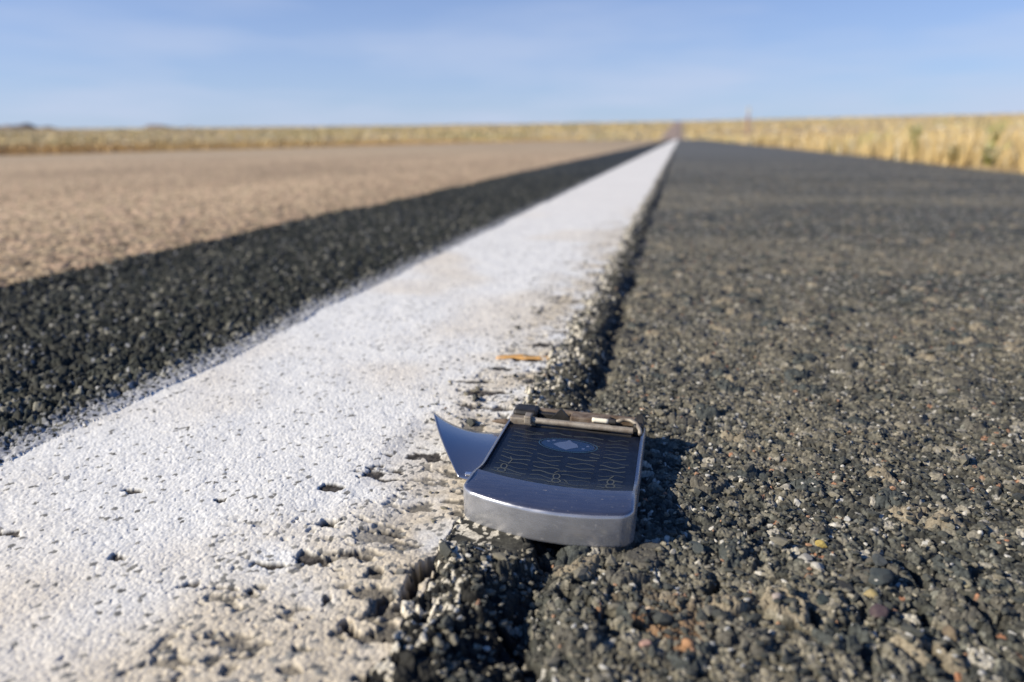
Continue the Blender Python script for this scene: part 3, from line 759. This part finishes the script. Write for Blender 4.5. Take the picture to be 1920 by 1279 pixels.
PB = [  # x, y (mm), size (mm), colours, label
    (48.5, 219, 2.5, (.62, .48, .14), (.5, .36, .1), 'yellow stone chip on the asphalt, right of the case shadow'),
    (44.5, 203, 2.6, (.66, .62, .53), (.5, .46, .38), 'off-white angular stone chip in front of the yellow one'),
    (42.0, 207.5, 2.9, (.40, .38, .33), (.5, .48, .42), 'light grey rough stone behind the off-white chip'),
    (57.2, 185.8, 3.6, (.085, .055, .065), (.13, .09, .09), 'round dark maroon pebble, the roundest one at lower right'),
    (57.0, 194.2, 2.7, (.58, .45, .18), (.5, .4, .2), 'flat golden stone chip directly behind the maroon pebble'),
    (84.5, 206.5, 2.9, (.48, .43, .28), (.4, .36, .24), 'pale khaki stone nearest the right border of the photo'),
    (7.5, 157.3, 2.2, (.60, .32, .15), (.48, .25, .12), 'orange-brown stone chip at the bottom, below the case shadow'),
    (-2.4, 157.0, 2.0, (.66, .40, .30), (.55, .34, .26), 'salmon pink stone chip at the bottom, beside the dark groove'),
    (35.0, 174.0, 3.0, (.44, .40, .22), (.33, .28, .17), 'olive yellow stone with a worn flat top at lower right'),
    (60.5, 200.5, 5.0, (.050, .064, .066), (.08, .09, .085), 'large blackish green stone set in the asphalt at lower right'),
    (49.5, 196.0, 4.5, (.075, .074, .062), (.11, .10, .08), 'large dark grey domed stone left of the maroon pebble'),
    (43.0, 187.5, 3.8, (.075, .092, .078), (.05, .065, .06), 'greenish grey stone in front of the dark domed stone'),
    (63.0, 211.0, 3.4, (.085, .095, .10), (.06, .07, .07), 'bluish grey stone behind the blackish green one'),
    (30.5, 181.5, 2.0, (.60, .50, .42), (.5, .4, .33), 'small pinkish white chip left of the greenish grey stone'),
    (26.0, 178.0, 2.4, (.15, .10, .10), (.2, .15, .13), 'small purplish brown stone beside the pinkish white chip'),
    (11.0, 208.0, 4.2, (.070, .085, .082), (.10, .11, .10), 'grey-green oblong stone just in front of the case shadow'),
    (3.8, 203.5, 1.5, (.60, .56, .46), (.5, .46, .38), 'tiny cream chip at the foot of the front right corner of the case'),
    (60.0, 239.0, 1.9, (.62, .60, .55), (.5, .5, .45), 'tiny white chip on the asphalt far right of the case'),
    (73.0, 181.0, 3.6, (.26, .20, .12), (.2, .15, .1), 'tan brown stone under the crack at the right border'),
]
for i, (px, py, s_, c1, c2, lab) in enumerate(PB):
    s_ *= PEB_SCALE
    me = stone_mesh(i + 11, s_ * mm, s_ * mm * random.uniform(.7, .95), s_ * mm * random.uniform(.5, .7), pmat('stone_%d' % i, c1, c2))
    o = bpy.data.objects.new('pebble', me); COL.objects.link(o); o.location = (px * mm, py * mm, ground_z(px * mm, py * mm) + s_ * mm * (-.05 if s_ > 2.7 else .12))
    o.rotation_euler = (0, 0, random.uniform(0, 6)); tag(o, lab, 'pebble', 'stones and chips on the asphalt')

# loose grit: too much to count, one object
V = []; F = []; T = []
rg = random.Random(5)
proto = []
for k in range(5):
    bm = bmesh.new(); bmesh.ops.create_icosphere(bm, subdivisions=1, radius=1)
    for v in bm.verts: v.co *= rg.uniform(.7, 1.15)
    proto.append(([v.co.copy() for v in bm.verts], [tuple(v.index for v in f.verts) for f in bm.faces])); bm.free()
for _ in range(13000):
    rr = math.exp(rg.uniform(math.log(.125), math.log(1.1))); a = rg.uniform(rad(-28), rad(20)); xx, yy = -math.sin(a) * rr, math.cos(a) * rr
    on_paint = xx < -.064
    if xx < -.12 or (on_paint and rg.random() < .8): continue
    if -.072 < xx < -.002 and .196 < yy < .298: continue
    if -.102 < xx < -.06 and .228 < yy < .29: continue
    s_ = abs(rg.gauss(.55, .30)) * mm + .00025
    rz = rg.random()
    if rg.random() < .04 and rz < .8: s_ *= 2.0
    if rz > .8: s_ *= .8
    if rz < .42: c_ = (.06, .062, .052)
    elif rz < .80: c_ = (.17, .155, .115)
    elif rz < .93: c_ = (.30, .27, .20)
    elif rz < .985: c_ = (.50, .48, .42)
    else: c_ = (.34, .20, .12)
    vv, ff2 = rg.choice(proto); b = len(V); zz = ground_z(xx, yy) + s_ * .25; an = rg.uniform(0, 6.3); ca, sa = math.cos(an), math.sin(an)
    sx, sy, sz = s_ * rg.uniform(.8, 1.5), s_ * rg.uniform(.6, 1), s_ * rg.uniform(.5, .9)
    for v in vv: V.append((xx + (v.x * sx * ca - v.y * sy * sa), yy + (v.x * sx * sa + v.y * sy * ca), zz + v.z * sz))
    F += [tuple(i + b for i in f) for f in ff2]; T += [c_] * len(vv)
go = mk('grit', V, F, attr_mat('grit_stone', .75, .4, 1500, .2))
at = go.data.attributes.new('tone', 'FLOAT_COLOR', 'POINT')
at.data.foreach_set('color', np.concatenate([np.array(T, np.float32), np.ones((len(T), 1), np.float32)], 1).ravel())
tag(go, 'fine loose grit scattered over the weathered shoulder', 'gravel', None, 'stuff')
